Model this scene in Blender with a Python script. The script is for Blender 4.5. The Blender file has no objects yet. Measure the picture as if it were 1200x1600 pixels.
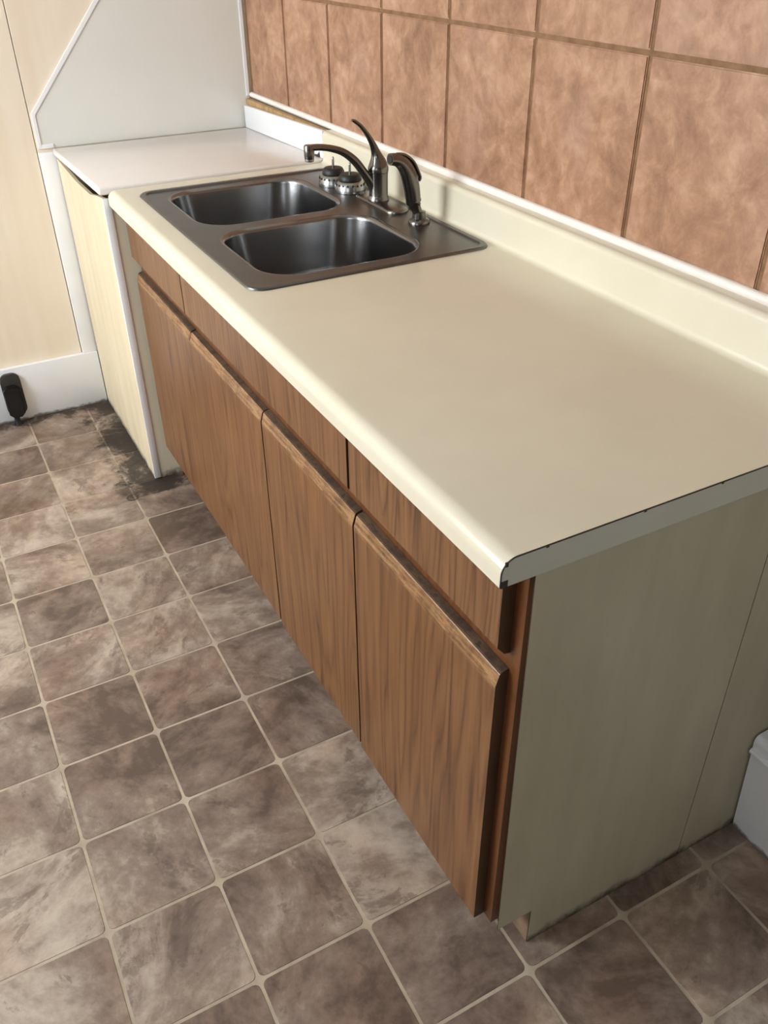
import bpy, bmesh, math, random
from mathutils import Vector, Matrix
random.seed(7)
S = bpy.context.scene
COL = S.collection
PI = math.pi

# ------------------------------------------------------------------ camera
CAM = Vector((-0.4745, -0.6090, 1.5102))
YAW, PITCH, ROLL, FPX = 0.49052, -0.60626, -0.00969, 1340.75
sy, cy, sp, cp = math.sin(YAW), math.cos(YAW), math.sin(PITCH), math.cos(PITCH)
fwd = Vector((sy*cp, cy*cp, sp)); rt = Vector((cy, -sy, 0)); up = rt.cross(fwd)
r2 = math.cos(ROLL)*rt + math.sin(ROLL)*up
u2 = -math.sin(ROLL)*rt + math.cos(ROLL)*up
cam = bpy.data.objects.new('camera', bpy.data.cameras.new('camera'))
COL.objects.link(cam)
cam.matrix_world = Matrix(((r2.x, u2.x, -fwd.x, CAM.x), (r2.y, u2.y, -fwd.y, CAM.y),
                           (r2.z, u2.z, -fwd.z, CAM.z), (0, 0, 0, 1)))
cam.data.sensor_fit = 'HORIZONTAL'; cam.data.sensor_width = 36.0
cam.data.lens = FPX/1200*36.0; cam.data.clip_start = 0.02
S.camera = cam

# ------------------------------------------------------------------ world, light, exposure
W = bpy.data.worlds.new('world'); S.world = W; W.use_nodes = True
bg = W.node_tree.nodes['Background']
bg.inputs[0].default_value = (0.80, 0.88, 1.0, 1); bg.inputs[1].default_value = 1.0

def area(name, loc, target, size, size_y, power, color):
    l = bpy.data.lights.new(name, 'AREA'); l.shape = 'RECTANGLE'
    l.size = size; l.size_y = size_y; l.energy = power; l.color = color
    o = bpy.data.objects.new(name, l); COL.objects.link(o)
    o.location = loc
    o.rotation_euler = (Vector(target)-Vector(loc)).to_track_quat('-Z', 'Y').to_euler()
    return o
LX = -2.3                                                # left wall of the room
WZ0, WZ1, WX = 0.90, 2.15, LX
WINS = [(0.70, 2.05, 89, (0.90, 0.965, 1.0)), (-1.32, -0.88, 14, (0.86, 0.94, 1.0))]   # two windows in the left wall
for wa, wb, wp, wc in WINS:
    area('window_daylight', (WX+0.03, (wa+wb)/2, (WZ0+WZ1)/2), (0.4, (wa+wb)/2+(0.2 if wa < 0 else 0.1), 0.9), WZ1-WZ0, wb-wa, wp, wc)
S.view_settings.view_transform = 'Standard'; S.view_settings.look = 'None'
S.view_settings.exposure = 0.0; S.view_settings.gamma = 1.0
S.view_settings.use_curve_mapping = False

# ------------------------------------------------------------------ dimensions (metres)
H = 0.914            # worktop height
LEN = 1.836          # worktop length
WALLX = 0.682        # right wall
FARY = 2.499         # far wall
NEARY = -2.2         # far end of the room behind the photographer
CEIL = 2.45

# ------------------------------------------------------------------ helpers
def link(name, me, mat=None, parent=None, loc=None):
    o = bpy.data.objects.new(name, me); COL.objects.link(o)
    if mat is not None and not me.materials: me.materials.append(mat)
    if parent is not None:
        o.parent = parent
    if loc is not None: o.location = loc
    return o

def finish(name, bm, mat, parent=None, smooth=False, org=None, angle=40):
    """mesh built in world coordinates; origin moved to org (or the parent's location)"""
    bmesh.ops.recalc_face_normals(bm, faces=bm.faces[:])
    base = Vector((0, 0, 0)); q = parent
    while q is not None: base += q.location; q = q.parent
    off = Vector(org) if org is not None else base
    for v in bm.verts: v.co -= off
    me = bpy.data.meshes.new(name); bm.to_mesh(me); bm.free()
    if smooth:
        for p in me.polygons: p.use_smooth = True
        try: me.set_sharp_from_angle(angle=math.radians(angle))
        except Exception: pass
    return link(name, me, mat, parent, off-base)

def thing(name, loc, label, cat, group=None):
    o = bpy.data.objects.new(name, None); COL.objects.link(o); o.location = loc
    o.empty_display_size = 0.05
    return tag(o, label, cat, group)

def tag(o, label, cat, group=None):
    o['label'] = label; o['category'] = cat
    if group: o['group'] = group
    return o

def struct(o, label=None):
    o['kind'] = 'structure'
    if label: o['label'] = label
    return o

def box(bm, x0, x1, y0, y1, z0, z1, bev=0.0, seg=2):
    vs = [bm.verts.new(c) for c in ((x0,y0,z0),(x1,y0,z0),(x1,y1,z0),(x0,y1,z0),
                                    (x0,y0,z1),(x1,y0,z1),(x1,y1,z1),(x0,y1,z1))]
    fs = [bm.faces.new([vs[i] for i in f]) for f in
          ((3,2,1,0),(4,5,6,7),(0,1,5,4),(1,2,6,5),(2,3,7,6),(3,0,4,7))]
    if bev > 0:
        es = list({e for f in fs for e in f.edges})
        bmesh.ops.bevel(bm, geom=es, offset=bev, segments=seg, affect='EDGES', profile=0.5)
    return bm

def boxobj(name, dims, mat, parent=None, bev=0.0, seg=2, org=None):
    bm = bmesh.new(); box(bm, *dims, bev=bev, seg=seg)
    return finish(name, bm, mat, parent, smooth=bev > 0, org=org)

def prism(bm, pts, a0, a1, axis):
    """extrude closed 2D polygon along an axis: axis 'y' -> pts (x,z); 'x' -> (y,z); 'z' -> (x,y)"""
    def mk(p, a):
        return {'y': (p[0], a, p[1]), 'x': (a, p[0], p[1]), 'z': (p[0], p[1], a)}[axis]
    A = [bm.verts.new(mk(p, a0)) for p in pts]; B = [bm.verts.new(mk(p, a1)) for p in pts]
    n = len(pts)
    bm.faces.new(A); bm.faces.new(B[::-1])
    for i in range(n):
        j = (i+1) % n
        bm.faces.new((A[i], A[j], B[j], B[i]))
    return bm

def arc(cx, cz, r, a0, a1, n):
    return [(cx+r*math.cos(math.radians(a0+(a1-a0)*i/n)), cz+r*math.sin(math.radians(a0+(a1-a0)*i/n))) for i in range(n+1)]

def rrect(x0, x1, y0, y1, r, n=6):
    return (arc(x1-r, y1-r, r, 0, 90, n)+arc(x0+r, y1-r, r, 90, 180, n)
            + arc(x0+r, y0+r, r, 180, 270, n)+arc(x1-r, y0+r, r, 270, 360, n))

def lathe(bm, prof, c, n=28, cap=True):
    rings = []
    for r, z in prof:
        if r < 1e-6: rings.append([bm.verts.new((c[0], c[1], c[2]+z))])
        else: rings.append([bm.verts.new((c[0]+r*math.cos(2*PI*k/n), c[1]+r*math.sin(2*PI*k/n), c[2]+z)) for k in range(n)])
    for a, b in zip(rings, rings[1:]):
        for k in range(n):
            l = (k+1) % n
            if len(a) == 1 and len(b) == 1: continue
            if len(a) == 1: bm.faces.new((a[0], b[k], b[l]))
            elif len(b) == 1: bm.faces.new((a[k], a[l], b[0]))
            else: bm.faces.new((a[k], a[l], b[l], b[k]))
    if cap:
        for rg in (rings[0], rings[-1]):
            if len(rg) > 2: bm.faces.new(rg)
    return bm

def tube(bm, pts, n=20, cap=True):
    """pts: (x, y, z, r_side, r_plane); path lies in a plane y = const, side axis is y"""
    P = [Vector(p[:3]) for p in pts]; rings = []
    for i, p in enumerate(P):
        t = (P[min(i+1, len(P)-1)]-P[max(i-1, 0)]).normalized()
        s = Vector((0, 1, 0)); s = (s-t*s.dot(t)).normalized(); w = t.cross(s)
        a, b = pts[i][3], pts[i][4]
        rings.append([bm.verts.new(p+s*a*math.cos(2*PI*k/n)+w*b*math.sin(2*PI*k/n)) for k in range(n)])
    for A, B in zip(rings, rings[1:]):
        for k in range(n):
            l = (k+1) % n; bm.faces.new((A[k], A[l], B[l], B[k]))
    if cap: bm.faces.new(rings[0]); bm.faces.new(rings[-1])
    return bm

def spline(pts, m=5):
    """Catmull-Rom through points of any dimension"""
    out = []; n = len(pts)
    for i in range(n-1):
        p0, p1, p2, p3 = pts[max(i-1, 0)], pts[i], pts[i+1], pts[min(i+2, n-1)]
        for k in range(m):
            t = k/m
            out.append(tuple(0.5*((2*b)+(-a+c)*t+(2*a-5*b+4*c-d)*t*t+(-a+3*b-3*c+d)*t**3)
                             for a, b, c, d in zip(p0, p1, p2, p3)))
    out.append(tuple(pts[-1])); return out

# ------------------------------------------------------------------ materials
def srgb(r, g, b):
    f = lambda c: (c/255/12.92) if c/255 <= 0.04045 else ((c/255+0.055)/1.055)**2.4
    return (f(r), f(g), f(b), 1)

class NT:
    def __init__(s, name):
        s.m = bpy.data.materials.new(name); s.m.use_nodes = True
        s.t = s.m.node_tree; s.b = s.t.nodes['Principled BSDF']
    def n(s, typ, ins=None, **kw):
        nd = s.t.nodes.new(typ)
        for k, v in kw.items(): setattr(nd, k, v)
        for k, v in (ins or {}).items(): s.set(nd, k, v)
        return nd
    def set(s, nd, k, v):
        sock = nd.inputs[k]
        if isinstance(v, bpy.types.NodeSocket): s.t.links.new(v, sock)
        else: sock.default_value = v
    def ramp(s, fac, stops, interp='LINEAR'):
        r = s.n('ShaderNodeValToRGB', {'Fac': fac}); cr = r.color_ramp; cr.interpolation = interp
        while len(cr.elements) < len(stops): cr.elements.new(0.5)
        for e, (p, c) in zip(cr.elements, stops): e.position = p; e.color = c
        return r.outputs[0]
    def math(s, op, a, b=0.0, c=None, clamp=False):
        nd = s.n('ShaderNodeMath', operation=op); nd.use_clamp = clamp
        s.set(nd, 0, a); s.set(nd, 1, b)
        if c is not None: s.set(nd, 2, c)
        return nd.outputs[0]
    def mix(s, f, a, b, mode='MIX'):
        nd = s.n('ShaderNodeMix', data_type='RGBA', blend_type=mode)
        s.set(nd, 0, f); s.set(nd, 6, a); s.set(nd, 7, b); return nd.outputs[2]
    def noise(s, vec, scale, detail=4, rough=0.55, dist=0.0):
        nd = s.n('ShaderNodeTexNoise', {'Scale': scale, 'Detail': detail, 'Roughness': rough, 'Distortion': dist})
        if vec is not None: s.set(nd, 'Vector', vec)
        return nd.outputs[0]
    def pos(s): return s.n('ShaderNodeNewGeometry').outputs['Position']
    def rnd(s): return s.n('ShaderNodeObjectInfo').outputs['Random']
    def mapv(s, vec, loc=(0,0,0), rot=(0,0,0), sc=(1,1,1)):
        return s.n('ShaderNodeMapping', {'Vector': vec, 'Location': loc, 'Rotation': rot, 'Scale': sc}).outputs[0]
    def sep(s, vec): return s.n('ShaderNodeSeparateXYZ', {0: vec}).outputs
    def smooth(s, v, a, b):
        return s.n('ShaderNodeMapRange', {'Value': v, 'From Min': a, 'From Max': b, 'To Min': 0.0, 'To Max': 1.0}, interpolation_type='SMOOTHSTEP').outputs[0]
    def bump(s, h, strength=0.2, dist=0.002):
        s.set(s.b, 'Normal', s.n('ShaderNodeBump', {'Height': h, 'Strength': strength, 'Distance': dist}).outputs[0])
    def out(s, col=None, rough=0.5, metal=0.0, spec=None):
        if col is not None: s.set(s.b, 'Base Color', col)
        s.set(s.b, 'Roughness', rough); s.set(s.b, 'Metallic', metal)
        if spec is not None: s.set(s.b, 'Specular IOR Level', spec)
        return s.m

def mottled(name, c0, c1, scale=3.0, rough=0.45, bump=0.0, sc=(1,1,1), spec=None):
    t = NT(name); v = t.mapv(t.pos(), sc=sc); nz = t.noise(v, scale, 5, 0.6)
    col = t.ramp(nz, [(0.3, c0), (0.7, c1)])
    if bump: t.bump(t.noise(v, scale*40, 2), bump, 0.0006)
    return t.out(col, rough, spec=spec)

def floor_vinyl():
    t = NT('printed_stone_vinyl'); P = t.pos(); R_ = t.rnd()
    off = t.n('ShaderNodeCombineXYZ', {0: t.math('MULTIPLY', R_, 37.0), 1: t.math('MULTIPLY', R_, 91.0), 2: t.math('MULTIPLY', R_, 53.0)}).outputs[0]
    rot = t.n('ShaderNodeVectorRotate', {'Vector': P, 'Angle': t.math('MULTIPLY', R_, 40.0)}, rotation_type='Z_AXIS').outputs[0]
    v = t.n('ShaderNodeVectorMath', {0: rot, 1: off}, operation='ADD').outputs[0]
    vs = t.mapv(v, sc=(1.0, 1.5, 1.0))
    big = t.noise(vs, 5.0, 9, 0.66, 0.45)
    fine = t.noise(v, 30.0, 7, 0.7, 0.2)
    f = t.math('ADD', t.math('MULTIPLY', big, 0.72), t.math('MULTIPLY', fine, 0.28))
    r2_ = t.math('FRACT', t.math('MULTIPLY', R_, 7.31))
    f = t.math('ADD', f, t.math('MULTIPLY', t.math('SUBTRACT', r2_, 0.5), 0.15))
    col = t.ramp(f, [(0.37, srgb(96, 80, 70)), (0.46, srgb(127, 108, 97)), (0.52, srgb(142, 125, 112)), (0.58, srgb(166, 149, 135)), (0.68, srgb(190, 174, 159))])
    warm = t.noise(v, 4.0, 3, 0.5, 0.5)
    col = t.mix(t.math('MULTIPLY', t.smooth(warm, 0.45, 0.7), 0.45), col, t.mix(1.0, col, (1.05, 0.86, 0.72, 1), 'MULTIPLY'))
    dk = t.smooth(t.noise(vs, 8.0, 8, 0.72, 0.3), 0.565, 0.62)
    col = t.mix(t.math('MULTIPLY', dk, 0.45), col, srgb(84, 68, 58))
    col, g = grime(t, col, P)
    t.bump(fine, 0.12, 0.001)
    return t.out(col, t.math('ADD', 0.40, t.math('MULTIPLY', g, 0.3)))

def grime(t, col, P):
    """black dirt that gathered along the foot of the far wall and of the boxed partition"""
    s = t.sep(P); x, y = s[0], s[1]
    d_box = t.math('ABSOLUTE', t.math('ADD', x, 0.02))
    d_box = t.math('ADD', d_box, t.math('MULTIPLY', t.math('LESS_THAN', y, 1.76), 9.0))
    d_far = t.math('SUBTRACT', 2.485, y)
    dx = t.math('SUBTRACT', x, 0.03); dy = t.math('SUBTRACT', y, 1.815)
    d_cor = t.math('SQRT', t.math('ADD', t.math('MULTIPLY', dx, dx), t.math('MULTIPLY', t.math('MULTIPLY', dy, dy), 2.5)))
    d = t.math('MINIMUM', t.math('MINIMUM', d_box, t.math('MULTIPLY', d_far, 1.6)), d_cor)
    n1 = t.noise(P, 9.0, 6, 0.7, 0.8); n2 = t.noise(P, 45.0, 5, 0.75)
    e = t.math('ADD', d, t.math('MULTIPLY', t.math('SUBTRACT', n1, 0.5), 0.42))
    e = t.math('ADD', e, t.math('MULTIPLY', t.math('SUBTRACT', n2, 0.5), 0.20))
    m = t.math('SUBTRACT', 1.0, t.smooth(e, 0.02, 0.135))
    # broad thin soiling over the far floor
    wide = t.math('MULTIPLY', t.smooth(y, 1.55, 2.3), t.smooth(t.noise(P, 6.0, 5, 0.7, 0.6), 0.45, 0.7))
    # ring-shaped stain and its blot
    rx = t.math('ADD', x, 0.108); ry = t.math('SUBTRACT', y, 1.772)
    rr = t.math('SQRT', t.math('ADD', t.math('MULTIPLY', rx, rx), t.math('MULTIPLY', t.math('MULTIPLY', ry, ry), 1.1)))
    rr = t.math('ADD', rr, t.math('MULTIPLY', t.math('SUBTRACT', n2, 0.5), 0.018))
    ring = t.math('SUBTRACT', 1.0, t.smooth(t.math('ABSOLUTE', t.math('SUBTRACT', rr, 0.017)), 0.001, 0.008))
    by = t.math('SUBTRACT', ry, 0.045); bx = t.math('SUBTRACT', rx, -0.01)
    br = t.math('SQRT', t.math('ADD', t.math('MULTIPLY', bx, bx), t.math('MULTIPLY', by, by)))
    blot = t.math('SUBTRACT', 1.0, t.smooth(t.math('ADD', br, t.math('MULTIPLY', t.math('SUBTRACT', n2, 0.5), 0.08)), 0.012, 0.045))
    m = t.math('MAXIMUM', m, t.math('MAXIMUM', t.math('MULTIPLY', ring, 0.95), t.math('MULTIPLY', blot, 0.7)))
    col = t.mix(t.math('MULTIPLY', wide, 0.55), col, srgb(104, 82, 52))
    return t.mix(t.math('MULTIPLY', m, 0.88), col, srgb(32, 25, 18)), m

def grout_floor():
    t = NT('pale_printed_grout'); P = t.pos()
    col = t.ramp(t.noise(P, 14, 4), [(0.3, srgb(158, 142, 124)), (0.7, srgb(194, 178, 158))])
    col, g = grime(t, col, P)
    return t.out(col, 0.5)

def oak(name, dark, mid, light, wear_and_shade=False, scale=1.0, rough=0.36):
    t = NT(name); P = t.n('ShaderNodeTexCoord').outputs['Object']; R_ = t.rnd()
    off = t.n('ShaderNodeCombineXYZ', {0: t.math('MULTIPLY', R_, 3.0), 1: t.math('MULTIPLY', R_, 17.0), 2: t.math('MULTIPLY', R_, 29.0)}).outputs[0]
    v = t.n('ShaderNodeVectorMath', {0: P, 1: off}, operation='ADD').outputs[0]
    v1 = t.mapv(v, sc=(1, 7*scale, 0.55*scale)); v2 = t.mapv(v, sc=(1, 110, 2.6)); v3 = t.mapv(v, sc=(1, 26, 1.1))
    a = t.noise(v1, 1.6, 2, 0.4, 0.15)
    rings = t.math('FRACT', t.math('MULTIPLY', a, 13.0))
    rings = t.math('ABSOLUTE', t.math('SUBTRACT', rings, 0.5))
    rings = t.math('POWER', t.math('MULTIPLY', rings, 2.0), 0.6)
    b = t.noise(v2, 2.0, 4, 0.6); c = t.noise(v3, 2.0, 4, 0.6)
    f = t.math('ADD', t.math('MULTIPLY', rings, 0.20), t.math('ADD', t.math('MULTIPLY', b, 0.34), t.math('MULTIPLY', c, 0.40)))
    col = t.ramp(f, [(0.26, dark), (0.47, mid), (0.70, light)])
    if wear_and_shade:
        z = t.sep(t.pos())[2]
        nz = t.noise(t.mapv(P, sc=(1, 6, 60)), 3.0, 4, 0.7); n2 = t.noise(t.mapv(P, sc=(20, 14, 14)), 4.0, 4, 0.7)
        top = t.math('GREATER_THAN', z, 0.6842)
        band = t.math('MULTIPLY', t.smooth(z, 0.652, 0.668), t.smooth(nz, 0.40, 0.60))
        col = t.mix(t.math('MULTIPLY', band, 0.75), col, srgb(176, 136, 92))
        low = t.math('MULTIPLY', t.smooth(z, 0.655, 0.675), t.smooth(t.noise(t.mapv(P, sc=(1, 9, 90)), 4.0, 3, 0.6), 0.55, 0.62))
        col = t.mix(t.math('MULTIPLY', low, 0.7), col, srgb(74, 46, 26))
        col = t.mix(t.math('MULTIPLY', top, 0.8), col, t.mix(t.smooth(n2, 0.35, 0.65), srgb(24, 17, 12), srgb(46, 32, 22)))  # dark top: shade of the gap under the drawers painted into the colour
    t.bump(b, 0.10, 0.0008)
    return t.out(col, t.math('ADD', rough, t.math('MULTIPLY', top, 0.5)) if wear_and_shade else rough)

def wall_tile():
    t = NT('terracotta_glaze'); P = t.pos(); R_ = t.rnd()
    off = t.n('ShaderNodeCombineXYZ', {0: t.math('MULTIPLY', R_, 31.0), 1: t.math('MULTIPLY', R_, 77.0), 2: t.math('MULTIPLY', R_, 13.0)}).outputs[0]
    v = t.n('ShaderNodeVectorMath', {0: P, 1: off}, operation='ADD').outputs[0]
    a = t.noise(v, 9.0, 6, 0.65, 0.8); b = t.noise(v, 30.0, 5, 0.7, 0.4)
    f = t.math('ADD', t.math('MULTIPLY', a, 0.64), t.math('MULTIPLY', b, 0.36))
    col = t.ramp(f, [(0.34, srgb(128, 90, 66)), (0.5, srgb(166, 123, 95)), (0.64, srgb(192, 152, 123))])
    pk = t.smooth(t.noise(v, 5.0, 4, 0.6), 0.5, 0.72)
    col = t.mix(t.math('MULTIPLY', pk, 0.4), col, srgb(172, 134, 120))
    t.bump(f, 0.25, 0.002)
    return t.out(col, 0.42)

def steel(name, base, rough, streak=(1, 1, 1), bump=0.03):
    t = NT(name); P = t.pos()
    n1 = t.noise(t.mapv(P, sc=streak), 60, 3, 0.6); n2 = t.noise(P, 7, 4, 0.6)
    col = t.ramp(n2, [(0.3, tuple(c*0.82 for c in base[:3])+(1,)), (0.7, base)])
    if bump: t.bump(n1, bump, 0.0004)
    return t.out(col, rough, 1.0)

M = {}
M['vinyl'] = floor_vinyl()
M['floor_grout'] = grout_floor()
M['oak'] = oak('oak_laminate_door', srgb(68, 40, 21), srgb(114, 75, 43), srgb(138, 97, 60), wear_and_shade=True)
M['oak_drawer'] = oak('oak_laminate_drawer', srgb(60, 36, 20), srgb(116, 78, 48), srgb(140, 99, 64), scale=1.3)
M['oak_frame'] = oak('oak_face_frame', srgb(76, 44, 20), srgb(98, 58, 27), srgb(116, 71, 36))
M['oak_strip'] = oak('bare_wood_strip', srgb(140, 108, 66), srgb(172, 138, 92), srgb(196, 164, 118), rough=0.6)
M['oak_edge'] = oak('stained_shaded_edge', srgb(54, 38, 25), srgb(72, 52, 35), srgb(86, 64, 44))  # edge stain, painted darker for the shade on these sides
M['toe'] = mottled('dusty_toe_board', srgb(96, 76, 60), srgb(150, 124, 100), 14, 0.7)
M['tile'] = wall_tile()
M['wall_grout'] = mottled('brown_grout', srgb(118, 86, 58), srgb(146, 110, 78), 40, 0.85, 0.3)
M['counter'] = mottled('cream_laminate', srgb(220, 211, 189), srgb(226, 217, 196), 5, 0.24)
M['cap'] = mottled('grey_end_cap', srgb(192, 193, 181), srgb(202, 203, 191), 6, 0.5)
M['core'] = mottled('dark_laminate_core', srgb(40, 32, 26), srgb(60, 48, 38), 60, 0.6)
M['side'] = mottled('aged_cream_side', srgb(186, 178, 148), srgb(204, 196, 168), 5, 0.5, 0.0, (3, 3, 0.5))
M['white'] = mottled('white_paint', srgb(242, 243, 245), srgb(250, 250, 251), 4, 0.40)
M['trim_white'] = mottled('white_vinyl_bead', srgb(238, 228, 220), srgb(246, 240, 234), 6, 0.35)
M['slab'] = mottled('white_laminate_top', srgb(236, 229, 224), srgb(241, 235, 230), 3, 0.22)
M['splash_white'] = mottled('white_laminate_splash', srgb(234, 234, 237), srgb(240, 240, 243), 3, 0.3)
M['splash_panel'] = mottled('pale_grey_laminate_sheet', srgb(226, 225, 218), srgb(232, 231, 225), 2.5, 0.35)
M['panelling'] = mottled('beige_wood_print_panelling', srgb(234, 217, 194), srgb(242, 228, 209), 5, 0.5, 0.0, (2.5, 2.5, 0.35))
M['box_panel'] = mottled('yellowed_beige_board', srgb(204, 184, 148), srgb(226, 208, 176), 5, 0.5, 0.0, (3, 3, 0.5))
M['plaster'] = mottled('warm_white_plaster', srgb(206, 204, 198), srgb(220, 218, 212), 2, 0.8)
M['dim_plaster'] = mottled('bounce_damping_plaster', srgb(118, 100, 82), srgb(136, 118, 98), 2, 0.8)  # for the unseen near wall; colour darkened to cut bounced light
M['steel'] = steel('brushed_sink_steel', (0.165, 0.163, 0.16, 1), 0.34, (1, 14, 1), 0.0)
M['bowl'] = steel('brushed_bowl_steel', (0.27, 0.268, 0.27, 1), 0.23, (2, 2, 10), 0.0)
M['nickel'] = steel('brushed_nickel', (0.21, 0.198, 0.182, 1), 0.24, (1, 1, 12), 0.0)
M['chrome'] = steel('bright_chrome', (0.40, 0.395, 0.39, 1), 0.27, bump=0.0)
M['rubber'] = mottled('black_rubber', srgb(22, 21, 21), srgb(34, 33, 32), 20, 0.5)
M['plastic'] = mottled('black_plastic', srgb(16, 16, 19), srgb(28, 28, 31), 12, 0.35)
M['plastic_grey'] = mottled('charcoal_plastic', srgb(44, 43, 42), srgb(66, 63, 60), 12, 0.42)

def base_paint():
    t = NT('chipped_white_baseboard_paint'); P = t.pos(); z = t.sep(P)[2]
    col = t.ramp(t.noise(P, 4, 4), [(0.3, srgb(236, 239, 246)), (0.7, srgb(246, 247, 251))])
    e = t.math('ADD', z, t.math('MULTIPLY', t.math('SUBTRACT', t.noise(P, 30, 5, 0.7), 0.5), 0.03))
    d = t.math('SUBTRACT', 1.0, t.smooth(e, 0.002, 0.014))
    return t.out(t.mix(t.math('MULTIPLY', d, 0.8), col, srgb(70, 58, 46)), 0.4)
M['base'] = base_paint()

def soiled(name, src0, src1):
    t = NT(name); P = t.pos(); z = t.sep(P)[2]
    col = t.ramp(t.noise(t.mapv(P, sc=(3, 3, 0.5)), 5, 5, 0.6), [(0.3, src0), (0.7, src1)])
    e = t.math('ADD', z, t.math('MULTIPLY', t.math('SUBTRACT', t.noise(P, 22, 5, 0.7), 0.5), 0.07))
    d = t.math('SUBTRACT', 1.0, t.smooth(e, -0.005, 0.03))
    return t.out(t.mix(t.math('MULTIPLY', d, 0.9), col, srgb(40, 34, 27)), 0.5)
M['box_soiled_lit'] = soiled('soiled_lit_board', srgb(228, 218, 194), srgb(238, 230, 208))  # dirt at the foot; board colour raised to paint in light on this side
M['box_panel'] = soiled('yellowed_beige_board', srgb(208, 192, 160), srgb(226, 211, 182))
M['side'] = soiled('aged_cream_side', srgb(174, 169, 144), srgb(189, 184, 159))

# ================================================================== SETTING
# floor: grout bed + every printed tile as a raised piece
floor = struct(boxobj('floor', (LX-0.1, WALLX+0.1, NEARY-0.1, FARY+0.1, -0.06, -0.0009), M['floor_grout']))
TS, GX0, GY0, ANG = 0.20997, -0.52365, 0.16705, -0.00114
bm = bmesh.new()
hh = TS/2
rim = rrect(-hh+0.0026, hh-0.0026, -hh+0.0026, hh-0.0026, 0.011, 3)
top = [((x*(1-0.0009/hh)), (y*(1-0.0009/hh))) for x, y in rim]
A = [bm.verts.new((x, y, -0.0016)) for x, y in rim]; B = [bm.verts.new((x, y, 0.0)) for x, y in top]
bm.faces.new(B)
for i in range(len(rim)):
    j = (i+1) % len(rim); bm.faces.new((A[i], A[j], B[j], B[i]))
tile_me = bpy.data.meshes.new('floor_tile'); bm.normal_update(); bm.to_mesh(tile_me); bm.free()
tile_me.materials.append(M['vinyl'])
ca, sa = math.cos(ANG), math.sin(ANG)
for i in range(-6, 6):
    for j in range(-6, 12):
        u, v = (i+0.5)*TS, (j+0.5)*TS
        x, y = GX0+ca*u-sa*v, GY0+sa*u+ca*v
        if x+hh > WALLX+0.06 or y-hh > FARY-0.01: continue
        if x-hh > 0.15 and y-hh > 0.02: continue
        if x-hh > 0.01 and y-hh > 1.85: continue
        o = link('tile', tile_me, None, floor, (x, y, 0))

bm = bmesh.new()
xl = GX0-6*TS-0.004; yl = GY0-6*TS-0.006
box(bm, LX, xl, NEARY, FARY, -0.0009, -0.0002); box(bm, xl, WALLX, NEARY, yl, -0.0009, -0.0002)
finish('vinyl_sheet', bm, M['vinyl'], floor)
# right wall + tiles as pieces, grout bed
wall_right = struct(boxobj('wall_right', (WALLX+0.0035, WALLX+0.12, NEARY, FARY+0.12, 0, CEIL), M['plaster'], org=(0, 0, 0)))
boxobj('grout_bed', (WALLX, WALLX+0.0035, -0.36, FARY-0.001, 0.998, 1.95), M['wall_grout'], wall_right)['kind'] = 'structure'
TP, TY0, TZ0 = 0.3147, 1.5379, 1.0058
def wall_tile_mesh(y0, y1, z0, z1):
    bm = bmesh.new(); box(bm, WALLX-0.0035, WALLX+0.001, y0, y1, z0, z1)
    es = [e for e in bm.edges if all(v.co.x < WALLX-0.003 for v in e.verts)]
    bmesh.ops.bevel(bm, geom=es, offset=0.0022, segments=2, affect='EDGES')
    return bm
for k in range(-3, 7):
    for m in range(3):
        ya = TY0-(k)*TP; yb = ya+TP
        g = 0.0045
        ya += g; yb -= g; za = TZ0+m*TP+g; zb = TZ0+(m+1)*TP-g
        yb = min(yb, FARY-0.004); za += 0
        if yb-ya < 0.01: continue
        jx = random.uniform(-0.0006, 0.0006)
        bm = wall_tile_mesh(ya, yb, za, zb)
        for v in bm.verts: v.co.x += jx
        finish('tile', bm, M['tile'], wall_right, smooth=True)

# far wall with two panelling sheets
wall_far = struct(boxobj('wall_far', (LX-0.12, WALLX+0.12, FARY+0.006, FARY+0.12, 0, CEIL), M['plaster'], org=(0, 0, 0)))
boxobj('panelling_sheet', (LX, -0.0685, FARY, FARY+0.006, 0.17, CEIL), M['panelling'], wall_far, bev=0.0008, seg=1)
boxobj('panelling_sheet', (-0.0655, WALLX+0.003, FARY, FARY+0.006, 0.17, CEIL), M['panelling'], wall_far, bev=0.0008, seg=1)

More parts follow.
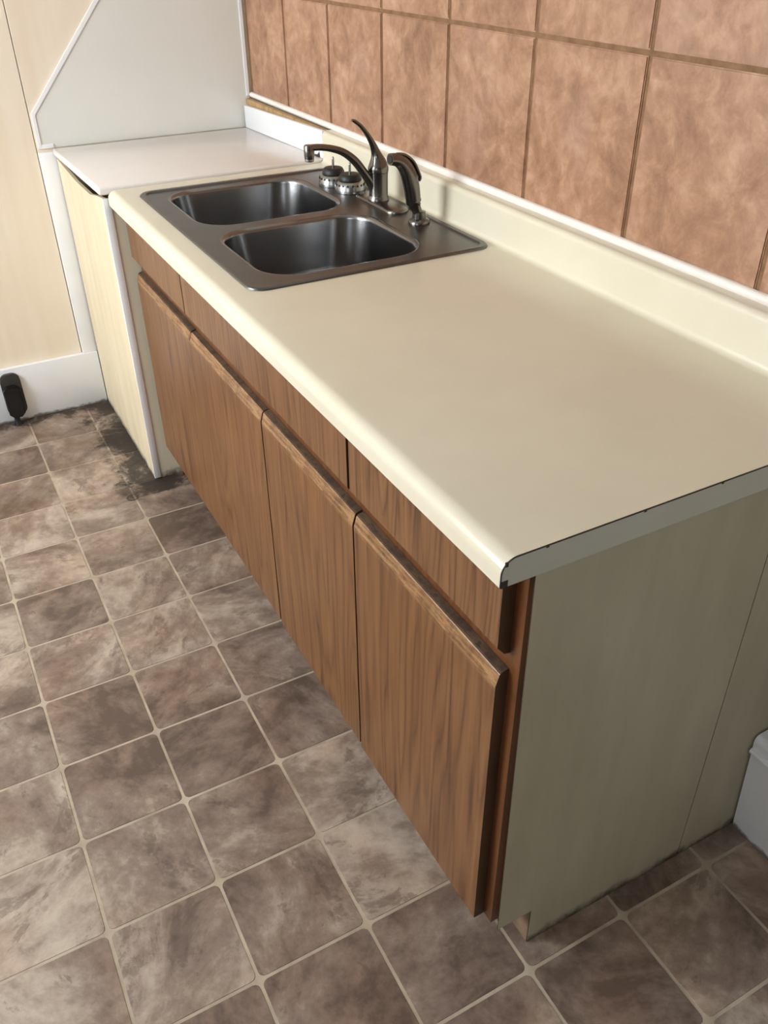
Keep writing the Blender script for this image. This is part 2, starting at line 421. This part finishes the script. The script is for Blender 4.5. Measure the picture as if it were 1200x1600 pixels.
# left wall with two window openings, near wall, ceiling
bm = bmesh.new()
ycur = NEARY
for wa, wb, _, _ in sorted(WINS):
    box(bm, LX-0.12, LX, ycur, wa, 0, CEIL); ycur = wb
    box(bm, LX-0.12, LX, wa, wb, 0, WZ0); box(bm, LX-0.12, LX, wa, wb, WZ1, CEIL)
box(bm, LX-0.12, LX, ycur, FARY+0.006, 0, CEIL)
struct(finish('wall_left', bm, M['plaster']))
struct(boxobj('wall_near', (LX-0.12, WALLX+0.12, NEARY-0.12, NEARY, 0, CEIL), M['dim_plaster']))
struct(boxobj('ceiling', (LX-0.12, WALLX+0.12, NEARY-0.12, FARY+0.12, CEIL, CEIL+0.1), M['plaster']))
t = NT('window_glass'); t.set(t.b, 'Transmission Weight', 1.0); glass = t.out((1, 1, 1, 1), 0.0)
for k, (wa, wb, _, _) in enumerate(WINS):
    win = bpy.data.objects.new('window_%d' % (k+1), None); COL.objects.link(win); win.location = (LX, (wa+wb)/2, WZ0); struct(win)
    bm = bmesh.new()
    for d in ((wa, wa+0.05, WZ0, WZ1), (wb-0.05, wb, WZ0, WZ1), (wa+0.05, wb-0.05, WZ0, WZ0+0.05), (wa+0.05, wb-0.05, WZ1-0.05, WZ1)):
        box(bm, LX-0.08, LX-0.04, *d)
    finish('window_frame', bm, M['white'], win)
    boxobj('pane', (LX-0.063, LX-0.059, wa+0.05, wb-0.05, WZ0+0.05, WZ1-0.05), glass, win)

# baseboards
struct(boxobj('baseboard_far', (LX, -0.0155, FARY-0.019, FARY-0.0004, 0, 0.205), M['base'], bev=0.002))
bm = bmesh.new()
prism(bm, [(0.680, 0.0), (0.6385, 0.0), (0.6125, 0.255)]+arc(0.6245, 0.268, 0.0135, 190, 90, 6)+[(0.680, 0.2815)], -2.19, -0.003, 'y')
bb = struct(finish('baseboard_right', bm, M['base'], smooth=True, angle=30))
bm = bmesh.new()
prism(bm, [(0.6148, 0.236), (0.6095, 0.236)]+arc(0.6115, 0.243, 0.0055, 250, 100, 5)+[(0.6140, 0.2495)], -2.19, -0.003, 'y')
finish('moulding', bm, M['base'], bb, smooth=True)

# bead between tiles and splashback, board under the laminate sheet
bm = bmesh.new()
prism(bm, [(0.6782, 0.9985), (0.6765, 0.9985)]+arc(0.6765, 1.0075, 0.009, 270, 110, 8)+[(0.6782, 1.016)], -0.35, 2.490, 'y')
struct(finish('trim_1', bm, M['trim_white'], smooth=True, angle=50), 'white rounded bead along the foot of the wall tiles')
struct(boxobj('trim_2', (-0.0655, -0.0105, FARY-0.014, FARY-0.0004, 0.2055, 0.8955), M['white'], bev=0.0015),
       'white vertical board on the far wall under the laminate sheet')
bm = bmesh.new(); box(bm, 0.6535, 0.672, 1.842, 2.492, 0.935, 0.9975, bev=0.002)
struct(finish('trim_3', bm, M['oak_strip'], smooth=True), 'bare wood strip behind the white splashback')

# ================================================================== BASE CABINET
cab = thing('base_cabinet', (0.055, 0.0, 0.0), 'long oak base cabinet with three drawer fronts, plain doors and a cream side', 'cabinet')
def outline(name, prof, y0, y1, mat, axis='y', **kw):
    bm = bmesh.new(); prism(bm, prof, y0, y1, axis); return finish(name, bm, mat, cab, **kw)
o = outline('end_panel', [(0.0610, 0.100), (0.131, 0.100), (0.131, 0.0005), (0.4905, 0.0005), (0.4815, 0.8735), (0.0525, 0.8735)], 0.0, 0.0016, M['side'])
o.data.materials.append(M['core'])
for p in o.data.polygons:
    if abs(p.normal.x) > 0.5: p.material_index = 1
o['label'] = 'cream side panel with toe notch'
outline('filler_strip', [(0.4935, 0.0005), (0.672, 0.0005), (0.672, 0.8735), (0.4845, 0.8735)], 0.0005, 0.0021, M['side'])['label'] = 'cream filler strip at the wall'
bm = bmesh.new(); box(bm, 0.4740, 0.4985, 0.0022, 0.0046, 0.0005, 0.8735); finish('seam_backing', bm, M['core'], cab)
boxobj('far_end_panel', (0.0745, 0.672, 1.822, 1.833, 0.0005, 0.8735), M['oak_frame'], cab)
bm = bmesh.new()
for d in ((0.0130, 0.045, 0.108, 0.8735), (0.446, 0.487, 0.108, 0.8735), (0.856, 0.897, 0.108, 0.728), (1.326, 1.367, 0.108, 0.8735), (1.792, 1.833, 0.108, 0.8735)):
    box(bm, 0.055, 0.074, *d)
for (a, b) in ((0.045, 0.446), (0.487, 0.856), (0.897, 1.326), (1.367, 1.792)):
    for (c, d) in ((0.108, 0.150), (0.672, 0.728), (0.845, 0.8735)):
        if a == 0.487 and c > 0.8: b = 1.326
        if a == 0.897 and c > 0.8: continue
        box(bm, 0.055, 0.074, a, b, c, d)
finish('face_frame', bm, M['oak_frame'], cab)['label'] = 'darker orange-brown frame behind the doors'
boxobj('toe_kick', (0.131, 0.146, 0.0020, 1.821, 0.0005, 0.107), M['toe'], cab)
boxobj('cabinet_floor', (0.0745, 0.670, 0.0046, 1.821, 0.112, 0.124), M['toe'], cab)

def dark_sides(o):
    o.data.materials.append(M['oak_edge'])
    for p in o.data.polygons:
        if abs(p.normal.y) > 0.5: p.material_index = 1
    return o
def door(y0, y1, dz, dx, z0):
    f = 0.0350+dx
    pr = [(0.0545, z0), (f+0.001, z0), (f, z0+0.001), (f, 0.664+dz), (f+0.0055, 0.6832+dz), (f+0.0085, 0.6865+dz), (0.0545, 0.6895+dz)]
    bm = bmesh.new(); prism(bm, pr, y0, y1, 'y')
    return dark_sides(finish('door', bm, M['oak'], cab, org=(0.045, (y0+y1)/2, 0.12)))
doors = [(0.0345, 0.4540, 0, 0, 0.106), (0.4595, 0.8725, 0.0, 0, 0.114), (0.8785, 1.3440, -0.002, 0.0, 0.124), (1.3447, 1.8225, 0.001, 0.0004, 0.122)]
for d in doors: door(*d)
def drawer(y0, y1):
    f = 0.0335
    pr = [(0.0545, 0.717), (0.0455, 0.719), (f, 0.734), (f, 0.871), (0.0545, 0.871)]
    bm = bmesh.new(); prism(bm, pr, y0, y1, 'y')
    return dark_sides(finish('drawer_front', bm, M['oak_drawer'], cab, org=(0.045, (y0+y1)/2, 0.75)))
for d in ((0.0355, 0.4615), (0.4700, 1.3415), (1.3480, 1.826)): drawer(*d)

# ================================================================== WORKTOP
ct = thing('countertop', (0.3, 0.9, 0.875), 'long cream laminate worktop with moulded splashback and rounded front lip', 'worktop')
def ct_profile(ins=0.0):
    i = ins
    return ([(0.0+i, 0.8745)]+arc(0.022, 0.892, 0.022-i, 180, 90, 10)
            + arc(0.6265, 0.9265, 0.0125+i, 270, 360, 6) + arc(0.651, 0.989, 0.012-i, 180, 90, 6)
            + [(0.672, 1.001-i), (0.672, 0.8745)])
bm = bmesh.new(); prism(bm, ct_profile(), 0.0, LEN, 'y')
slab = finish('slab', bm, M['counter'], ct, smooth=True, angle=30)
SX0, SX1, SY0, SY1 = 0.0597, 0.6245, 0.9245, 1.7625      # sink outline
def rounded_box(pts, z0, z1):
    b = bmesh.new(); prism(b, pts, z0, z1, 'z'); return b
cut = finish('cut', rounded_box(rrect(SX0+0.012, SX1-0.012, SY0+0.012, SY1-0.012, 0.03), 0.80, 0.95), M['counter'])
md = slab.modifiers.new('cut', 'BOOLEAN'); md.object = cut; md.operation = 'DIFFERENCE'; md.solver = 'EXACT'
bpy.context.view_layer.update()
ev = slab.evaluated_get(bpy.context.evaluated_depsgraph_get())
me2 = bpy.data.meshes.new_from_object(ev); slab.modifiers.clear(); old = slab.data; slab.data = me2
for p in me2.polygons: p.use_smooth = True
try: me2.set_sharp_from_angle(angle=math.radians(30))
except Exception: pass
bpy.data.objects.remove(cut)
# end cap: grey filled edge inside a dark laminate line
bm = bmesh.new()
capin = ([(0.0016, 0.8735)]+arc(0.022, 0.892, 0.0204, 180, 90, 10)+arc(0.6265, 0.9265, 0.0141, 270, 360, 6)
         + arc(0.651, 0.989, 0.0104, 180, 90, 6)+[(0.672, 0.9994), (0.672, 0.8735)])
prism(bm, capin, -0.0012, -0.0001, 'y')
finish('end_cap', bm, M['cap'], ct)['label'] = 'grey filled end of the worktop'
bm = bmesh.new()
outer, inner = ct_profile(), capin
for i in range(len(outer)-2):
    a, b, c, d = outer[i], outer[i+1], inner[i+1], inner[i]
    f1 = [bm.verts.new((p[0], -0.0013, p[1])) for p in (a, b, c, d)]; f2 = [bm.verts.new((p[0], -0.0001, p[1])) for p in (a, b, c, d)]
    bm.faces.new(f1); bm.faces.new(f2[::-1])
    for k in range(4): bm.faces.new((f1[k], f1[(k+1) % 4], f2[(k+1) % 4], f2[k]))
box(bm, 0.0012, 0.0105, -0.0018, -0.0001, 0.8735, 0.8835)
box(bm, 0.0052, 0.0092, -0.0018, -0.0001, 0.9035, 0.9098)
for cx_ in (0.062, 0.21, 0.34): box(bm, cx_, cx_+0.004, -0.0016, -0.0001, 0.9105, 0.9140)
finish('edge_line', bm, M['core'], ct)['label'] = 'dark chipped laminate edge'

# ================================================================== SINK
snk = thing('kitchen_sink', (0.342, 1.3435, 0.9145), 'double bowl brushed steel drop-in sink set in the cream worktop', 'sink')
B1 = (0.113, 0.503, 1.366, 1.730); B2 = (0.113, 0.503, 0.972, 1.330)      # far and near bowl openings
ZT = 0.9195
def ring(bm, pts, z): return [bm.verts.new((x, y, z)) for x, y in pts]
def skin(bm, A, B_):
    n = len(A)
    for i in range(n):
        j = (i+1) % n; bm.faces.new((A[i], A[j], B_[j], B_[i]))
bm = bmesh.new()
def orr(ins, z, r): return ring(bm, rrect(SX0+ins, SX1-ins, SY0+ins, SY1-ins, r, 8), z)
R0 = orr(0.0, 0.9147, 0.038); R1 = orr(0.0015, 0.9175, 0.037); R2 = orr(0.005, ZT, 0.034); R3 = orr(0.0155, ZT-0.0002, 0.025)
R4 = orr(0.0185, 0.9160, 0.022)
for a, b in ((R0, R1), (R1, R2), (R2, R3), (R3, R4)): skin(bm, a, b)
ZD = 0.9160
holes = []
for (x0, x1, y0, y1) in (B1, B2): holes.append(ring(bm, rrect(x0, x1, y0, y1, 0.090, 8), ZD))
edges = []
for lp in [R4]+holes:
    for i in range(len(lp)):
        e = bm.edges.get((lp[i], lp[(i+1) % len(lp)])) or bm.edges.new((lp[i], lp[(i+1) % len(lp)])); edges.append(e)
bmesh.ops.triangle_fill(bm, use_beauty=True, use_dissolve=False, edges=edges)
finish('deck', bm, M['steel'], snk, smooth=True, angle=24)
for (x0, x1, y0, y1) in (B1, B2):
    bm = bmesh.new(); rings = []
    def br(ins, z, r): rings.append(ring(bm, rrect(x0+ins, x1-ins, y0+ins, y1-ins, r, 8), z))
    for k in range(7):                                    # rolled lip
        a = math.radians(90*k/6); br(0.011*math.sin(a), ZD-0.011*(1-math.cos(a)), 0.090-0.011*math.sin(a))
    for k in range(1, 9): br(0.011+0.010*k/8, ZD-0.011-0.105*k/8, 0.079+0.006*k/8)
    zb, rb, i0 = ZD-0.116, 0.045, 0.021
    for k in range(1, 8):
        a = math.radians(90*k/7); br(i0+rb*(1-math.cos(a)), zb-rb*math.sin(a), max(0.085-rb*(1-math.cos(a)), 0.02))
    zf = zb-rb
    for A_, B_ in zip(rings, rings[1:]): skin(bm, A_, B_)
    cx_, cy_ = (x0+x1)/2, (y0+y1)/2; n = len(rings[-1])
    dr = []
    for v in rings[-1]:
        d = Vector((v.co.x-cx_, v.co.y-cy_)).normalized(); dr.append(bm.verts.new((cx_+d.x*0.045, cy_+d.y*0.045, zf-0.003)))
    skin(bm, rings[-1], dr)
    bw = finish('bowl', bm, M['bowl'], snk, smooth=True, angle=60)
    bm = bmesh.new()
    lathe(bm, [(0.0455, -0.0025), (0.045, -0.0015), (0.038, -0.004), (0.036, -0.022), (0.024, -0.030), (0.0, -0.030)], (cx_, cy_, zf), 28, cap=False)
    finish('drain', bm, M['chrome'], bw, smooth=True)

# ================================================================== FAUCET
FX, FY = 0.571, 1.362; DK = 0.9161
fc = thing('kitchen_faucet', (FX, FY, DK), 'brushed nickel single-lever faucet with low arched spout on the sink deck', 'faucet')
bm = bmesh.new()
def fr(ins, z): return ring(bm, [(FX+0.004+(0.031-ins)*cx0, FY+y) for cx0, y in []] or
                            [(FX+0.002+dx, FY-0.0+dy) for dx, dy in rrect(-0.030+ins, 0.030-ins, -0.118+ins, 0.094-ins, 0.0295-ins, 8)], z)
q = [fr(0, DK), fr(0, DK+0.004), fr(0.002, DK+0.0068), fr(0.007, DK+0.0085)]
for a, b in zip(q, q[1:]): skin(bm, a, b)
bm.faces.new(q[0]); bm.faces.new(q[-1])
finish('escutcheon', bm, M['nickel'], fc, smooth=True, angle=60)
bm = bmesh.new()
lathe(bm, [(0.027, 0.0), (0.027, 0.005), (0.0245, 0.009), (0.0238, 0.012), (0.0242, 0.060), (0.0246, 0.063), (0.0246, 0.066)], (FX, FY, DK+0.008), 32)
finish('faucet_body', bm, M['nickel'], fc, smooth=True)
bm = bmesh.new()
lev = spline([(FX, FY, 0.9915, 0.0255, 0.0256), (FX+0.0002, FY, 1.003, 0.0252, 0.0254), (FX-0.001, FY, 1.016, 0.0205, 0.0205), (FX-0.005, FY, 1.033, 0.0135, 0.0125),
              (FX-0.013, FY, 1.054, 0.0100, 0.0082), (FX-0.028, FY, 1.079, 0.0085, 0.0056), (FX-0.046, FY, 1.1005, 0.0080, 0.0046),
              (FX-0.062, FY, 1.1125, 0.0072, 0.0042), (FX-0.0695, FY, 1.1155, 0.0045, 0.0026)], 5)
tube(bm, lev, 24); finish('lever_handle', bm, M['nickel'], fc, smooth=True, angle=60)
bm = bmesh.new()
spt = spline([(FX-0.006, FY, 0.944, 0.0135, 0.0150), (FX-0.020, FY, 0.9665, 0.0130, 0.0125), (FX-0.040, FY, 0.9935, 0.0125, 0.0105), (FX-0.064, FY, 1.0235, 0.0125, 0.0102),
              (FX-0.094, FY, 1.0465, 0.0125, 0.0090), (FX-0.126, FY, 1.0585, 0.0122, 0.0080), (FX-0.156, FY, 1.0645, 0.0120, 0.0074), (FX-0.178, FY, 1.0655, 0.0120, 0.0074), (FX-0.192, FY, 1.0650, 0.0118, 0.0070)], 5)
tube(bm, spt, 20)
sp_ = finish('spout', bm, M['nickel'], fc, smooth=True, angle=60)
bm = bmesh.new()
lathe(bm, [(0.0115, -0.006), (0.0118, -0.004), (0.0125, 0.003), (0.0125, 0.020), (0.0105, 0.0245), (0.0, 0.0255)], (FX-0.1835, FY, 1.0475), 24)
finish('spout_tip', bm, M['nickel'], sp_, smooth=True)
bm = bmesh.new(); lathe(bm, [(0.0100, 0), (0.0112, 0.001), (0.0116, 0.006), (0.0112, 0.008)], (FX-0.1835, FY, 1.0355), 24)
finish('aerator', bm, M['chrome'], sp_, smooth=True)['label'] = 'bright chrome aerator'

# side sprayer
PX, PY = 0.572, 1.161
sprr = thing('side_sprayer', (PX, PY, DK), 'brushed nickel side spray with bent head in its holder beside the faucet', 'sprayer')
bm = bmesh.new(); lathe(bm, [(0.0255, 0), (0.0255, 0.004), (0.0225, 0.009), (0.0165, 0.012), (0.0155, 0.026), (0.0130, 0.027)], (PX, PY, DK), 28)
finish('holder', bm, M['nickel'], sprr, smooth=True, angle=50)
bm = bmesh.new()
spr = spline([(a, b, c, d*1.09, e*1.09) for a, b, c, d, e in [(PX-0.004, PY, 0.940, 0.0105, 0.0105), (PX-0.010, PY, 0.953, 0.0115, 0.0115), (PX-0.0145, PY, 0.9645, 0.0150, 0.0150), (PX-0.0155, PY, 0.968, 0.0168, 0.0168), (PX-0.0165, PY, 0.971, 0.0162, 0.0162),
              (PX-0.022, PY, 1.004, 0.0175, 0.0172), (PX-0.031, PY, 1.033, 0.0170, 0.0165), (PX-0.0445, PY, 1.0535, 0.0160, 0.0150), (PX-0.060, PY, 1.0635, 0.0150, 0.0130), (PX-0.0775, PY, 1.0665, 0.0140, 0.0115)]], 5)
tube(bm, spr, 24); hd = finish('spray_head', bm, M['nickel'], sprr, smooth=True, angle=60)
bm = bmesh.new(); tube(bm, [(PX-0.0772, PY, 1.0665, 0.0115, 0.009), (PX-0.0788, PY, 1.0667, 0.0112, 0.0088)], 20)
finish('spray_face', bm, M['rubber'], hd)['label'] = 'black spray outlet'
bm = bmesh.new()
tg = spline([(a+0.0012, b, c+0.0012, d, e*1.15) for a, b, c, d, e in [(PX-0.060, PY, 1.0755, 0.006, 0.0020), (PX-0.040, PY, 1.0705, 0.0075, 0.0030), (PX-0.020, PY, 1.0545, 0.008, 0.0034), (PX-0.008, PY, 1.034, 0.0075, 0.0034), (PX-0.0005, PY, 1.018, 0.006, 0.0032), (PX-0.0035, PY, 1.010, 0.005, 0.0028)]], 4)
tube(bm, tg, 14); finish('trigger', bm, M['nickel'], sprr, smooth=True, angle=60)

# sink strainers, upside down on the deck
def strainer(c, label, turn):
    th = thing('sink_strainer', c, label, 'strainer', 'basket strainers by the faucet')
    bm = bmesh.new()
    lathe(bm, [(0.0385, 0.0), (0.0405, 0.0006), (0.0408, 0.0035), (0.0398, 0.0085), (0.0385, 0.0165), (0.0365, 0.0220), (0.0325, 0.0265), (0.0285, 0.0285), (0.0, 0.0285)], c, 36, cap=False)
    finish('basket', bm, M['chrome'], th, smooth=True, angle=50)
    for k in range(18):
        a = 2*PI*k/18+turn
        b = bmesh.new(); d = Vector((math.cos(a), math.sin(a), 0)); s = Vector((-d.y, d.x, 0)); u = Vector((-d.x*0.42, -d.y*0.42, 0.9))
        p0 = Vector(c)+d*0.0378+Vector((0, 0, 0.0196)); nrm = s.cross(u).normalized()
        if nrm.dot(d) < 0: nrm = -nrm
        A_ = [b.verts.new(p0+nrm*0.0012+s*0.0025*math.cos(2*PI*q_/8)+u*0.0030*math.sin(2*PI*q_/8)) for q_ in range(8)]
        B_ = [b.verts.new(v.co-nrm*0.003) for v in A_]
        b.faces.new(A_); b.faces.new(B_[::-1]); skin(b, A_, B_)
        finish('hole', b, M['rubber'], th)
    bm = bmesh.new()
    lathe(bm, [(0.0300, 0.0285), (0.0305, 0.0300), (0.0285, 0.0370), (0.0260, 0.0420), (0.0235, 0.0440), (0.0060, 0.0425), (0.0, 0.0425)], c, 32, cap=False)
    finish('rubber_stopper', bm, M['rubber'], th, smooth=True, angle=50)['label'] = 'black rubber stopper'
    bm = bmesh.new(); lathe(bm, [(0.0034, 0.042), (0.0034, 0.066), (0.0030, 0.0695), (0.0012, 0.0715), (0.0, 0.0716)], c, 14, cap=False)
    finish('pin', bm, M['chrome'], th, smooth=True)
strainer((0.5515, 1.5820, DK), 'upturned steel strainer with black stopper, the one farther from the faucet', 0.1)
strainer((0.5600, 1.4990, DK), 'upturned steel strainer with black stopper, the nearer one below the spout', 0.25)

# ================================================================== BOXED PARTITION AT THE FAR END
bx = thing('boxed_partition', (0.3, 2.17, 0.0), 'beige boarded box with a white corner strip, against the far wall', 'partition')
bm = bmesh.new()
prism(bm, [(1.848, 0.0005), (2.4795, 0.0005), (2.4795, 0.876), (2.42, 0.872), (2.2, 0.862), (2.02, 0.866), (1.92, 0.884), (1.848, 0.8935)], -0.0135, -0.004, 'x')
finish('front_board', bm, M['box_panel'], bx)
boxobj('side_board', (0.0065, 0.672, 1.8425, 1.8475, 0.0005, 0.8935), M['box_soiled_lit'], bx)['label'] = 'grubby beige board facing the cabinet, painted lighter as if lit'
boxobj('corner_strip', (-0.0150, 0.0060, 1.8400, 1.8475, 0.004, 0.8925), M['white'], bx, bev=0.0012)['label'] = 'white corner strip'

sh = thing('laminate_shelf_top', (0.3, 2.17, 0.9), 'low white laminate shelf top with white splashback beyond the sink', 'shelf')
def zs(y): return 0.9235-(y-1.838)/(2.497-1.838)*0.017
bm = bmesh.new(); box(bm, -0.0215, 0.6530, 1.8385, 2.4795, 0.902, 0.9235, bev=0.006, seg=3)
for v in bm.verts: v.co.z += zs(v.co.y)-0.9235
finish('shelf_board', bm, M['slab'], sh, smooth=True, angle=50)
bm = bmesh.new(); box(bm, 0.6395, 0.6525, 1.8395, 2.4795, 0.9236, 1.001, bev=0.003)
for v in bm.verts:
    f = (v.co.y-1.8395)/0.64
    v.co.z += (zs(v.co.y)-0.9235) if v.co.z < 0.95 else -0.022*f
spb = finish('splashback', bm, M['splash_white'], sh, smooth=True)
bm = bmesh.new()
prism(bm, [(1.858, 0.9255), (1.862, 0.9400), (1.866, 0.9350), (1.876, 0.9290), (1.925, 0.9235), (1.90, 0.9220), (1.87, 0.9220)], 0.6380, 0.6393, 'x')
finish('chip', bm, M['core'], spb)['label'] = 'dark broken corner'

# pale laminate sheet on the far wall with its white edging
ls = thing('laminate_wall_sheet', (0.3, FARY, 0.9), 'pale grey laminate sheet with slanted white-edged side on far wall', 'wall panel')
A0 = (-0.0615, 0.9065); A1 = (-0.0615, 1.0105); SL = (1.3086-1.0103)/(0.1924+0.0621)
A2 = (0.36, 1.0105+SL*(0.36+0.0615)); A3 = (0.6700, A2[1]); A4 = (0.6700, 0.9065)
bm = bmesh.new(); prism(bm, [A0, A4, A3, A2, A1], FARY-0.0045, FARY-0.0003, 'y'); finish('sheet', bm, M['splash_panel'], ls)
def edging(pts, w):
    bm = bmesh.new()
    prism(bm, pts, FARY-0.0075, FARY-0.0048, 'y')
    es = [e for e in bm.edges if all(v.co.y < FARY-0.007 for v in e.verts)]
    bmesh.ops.bevel(bm, geom=es, offset=0.0012, segments=2, affect='EDGES')
    return finish('edge_strip', bm, M['white'], ls, smooth=True)
w = 0.0125
nl = Vector((SL, -1)).normalized()*w           # inward normal of the slanted edge
yk = A1[1]-(w - nl.x)/1.0*0.0
k1 = (A1[0]+w, A1[1]+SL*w+nl.y-SL*nl.x)         # inner corner between upright and slant
edging([A0, (A0[0]+w, A0[1]+w), k1, A1], w)
edging([A1, k1, (A2[0]+nl.x*0.75, A2[1]-w), A2], w)
edging([A2, (A2[0]+nl.x*0.75, A2[1]-w), (A3[0]-w, A3[1]-w), A3], w)
edging([(A3[0]-w, A3[1]-w), (A4[0]-w, 1.004), (A4[0], 1.004), A3], w)
edging([A0, (-0.012, A0[1]), (-0.012, A0[1]+w), (A0[0]+w, A0[1]+w)], w)

# black fitting on the far baseboard
bf = thing('wall_fitting', (-0.336, FARY-0.0195, 0.1), 'black rounded oblong plastic fitting low on the white far baseboard', 'fitting')
YB = FARY-0.0195
def oct_(x0, x1, z0, z1, c): return [(x0+c, z0), (x1-c, z0), (x1, z0+c), (x1, z1-c), (x1-c, z1), (x0+c, z1), (x0, z1-c), (x0, z0+c)]
bm = bmesh.new(); prism(bm, rrect(-0.368, -0.300, 0.030, 0.190, 0.026, 5), YB-0.014, YB, 'y')
es = [e for e in bm.edges if all(v.co.y < YB-0.013 for v in e.verts)]; bmesh.ops.bevel(bm, geom=es, offset=0.004, segments=2, affect='EDGES')
finish('back_plate', bm, M['plastic_grey'], bf, smooth=True)['label'] = 'charcoal back plate'
bm = bmesh.new(); prism(bm, oct_(-0.366, -0.312, 0.030, 0.150, 0.014), YB-0.036, YB-0.0142, 'y')
es = [e for e in bm.edges if all(v.co.y < YB-0.035 for v in e.verts)]; bmesh.ops.bevel(bm, geom=es, offset=0.003, segments=2, affect='EDGES')
finish('cover', bm, M['plastic'], bf, smooth=True)
bm = bmesh.new(); lathe(bm, [(0.016, 0.0), (0.013, 0.008), (0.010, 0.016), (0.010, 0.0305)], (-0.345, YB-0.024, 0.0), 16)
finish('foot', bm, M['plastic'], bf, smooth=True)
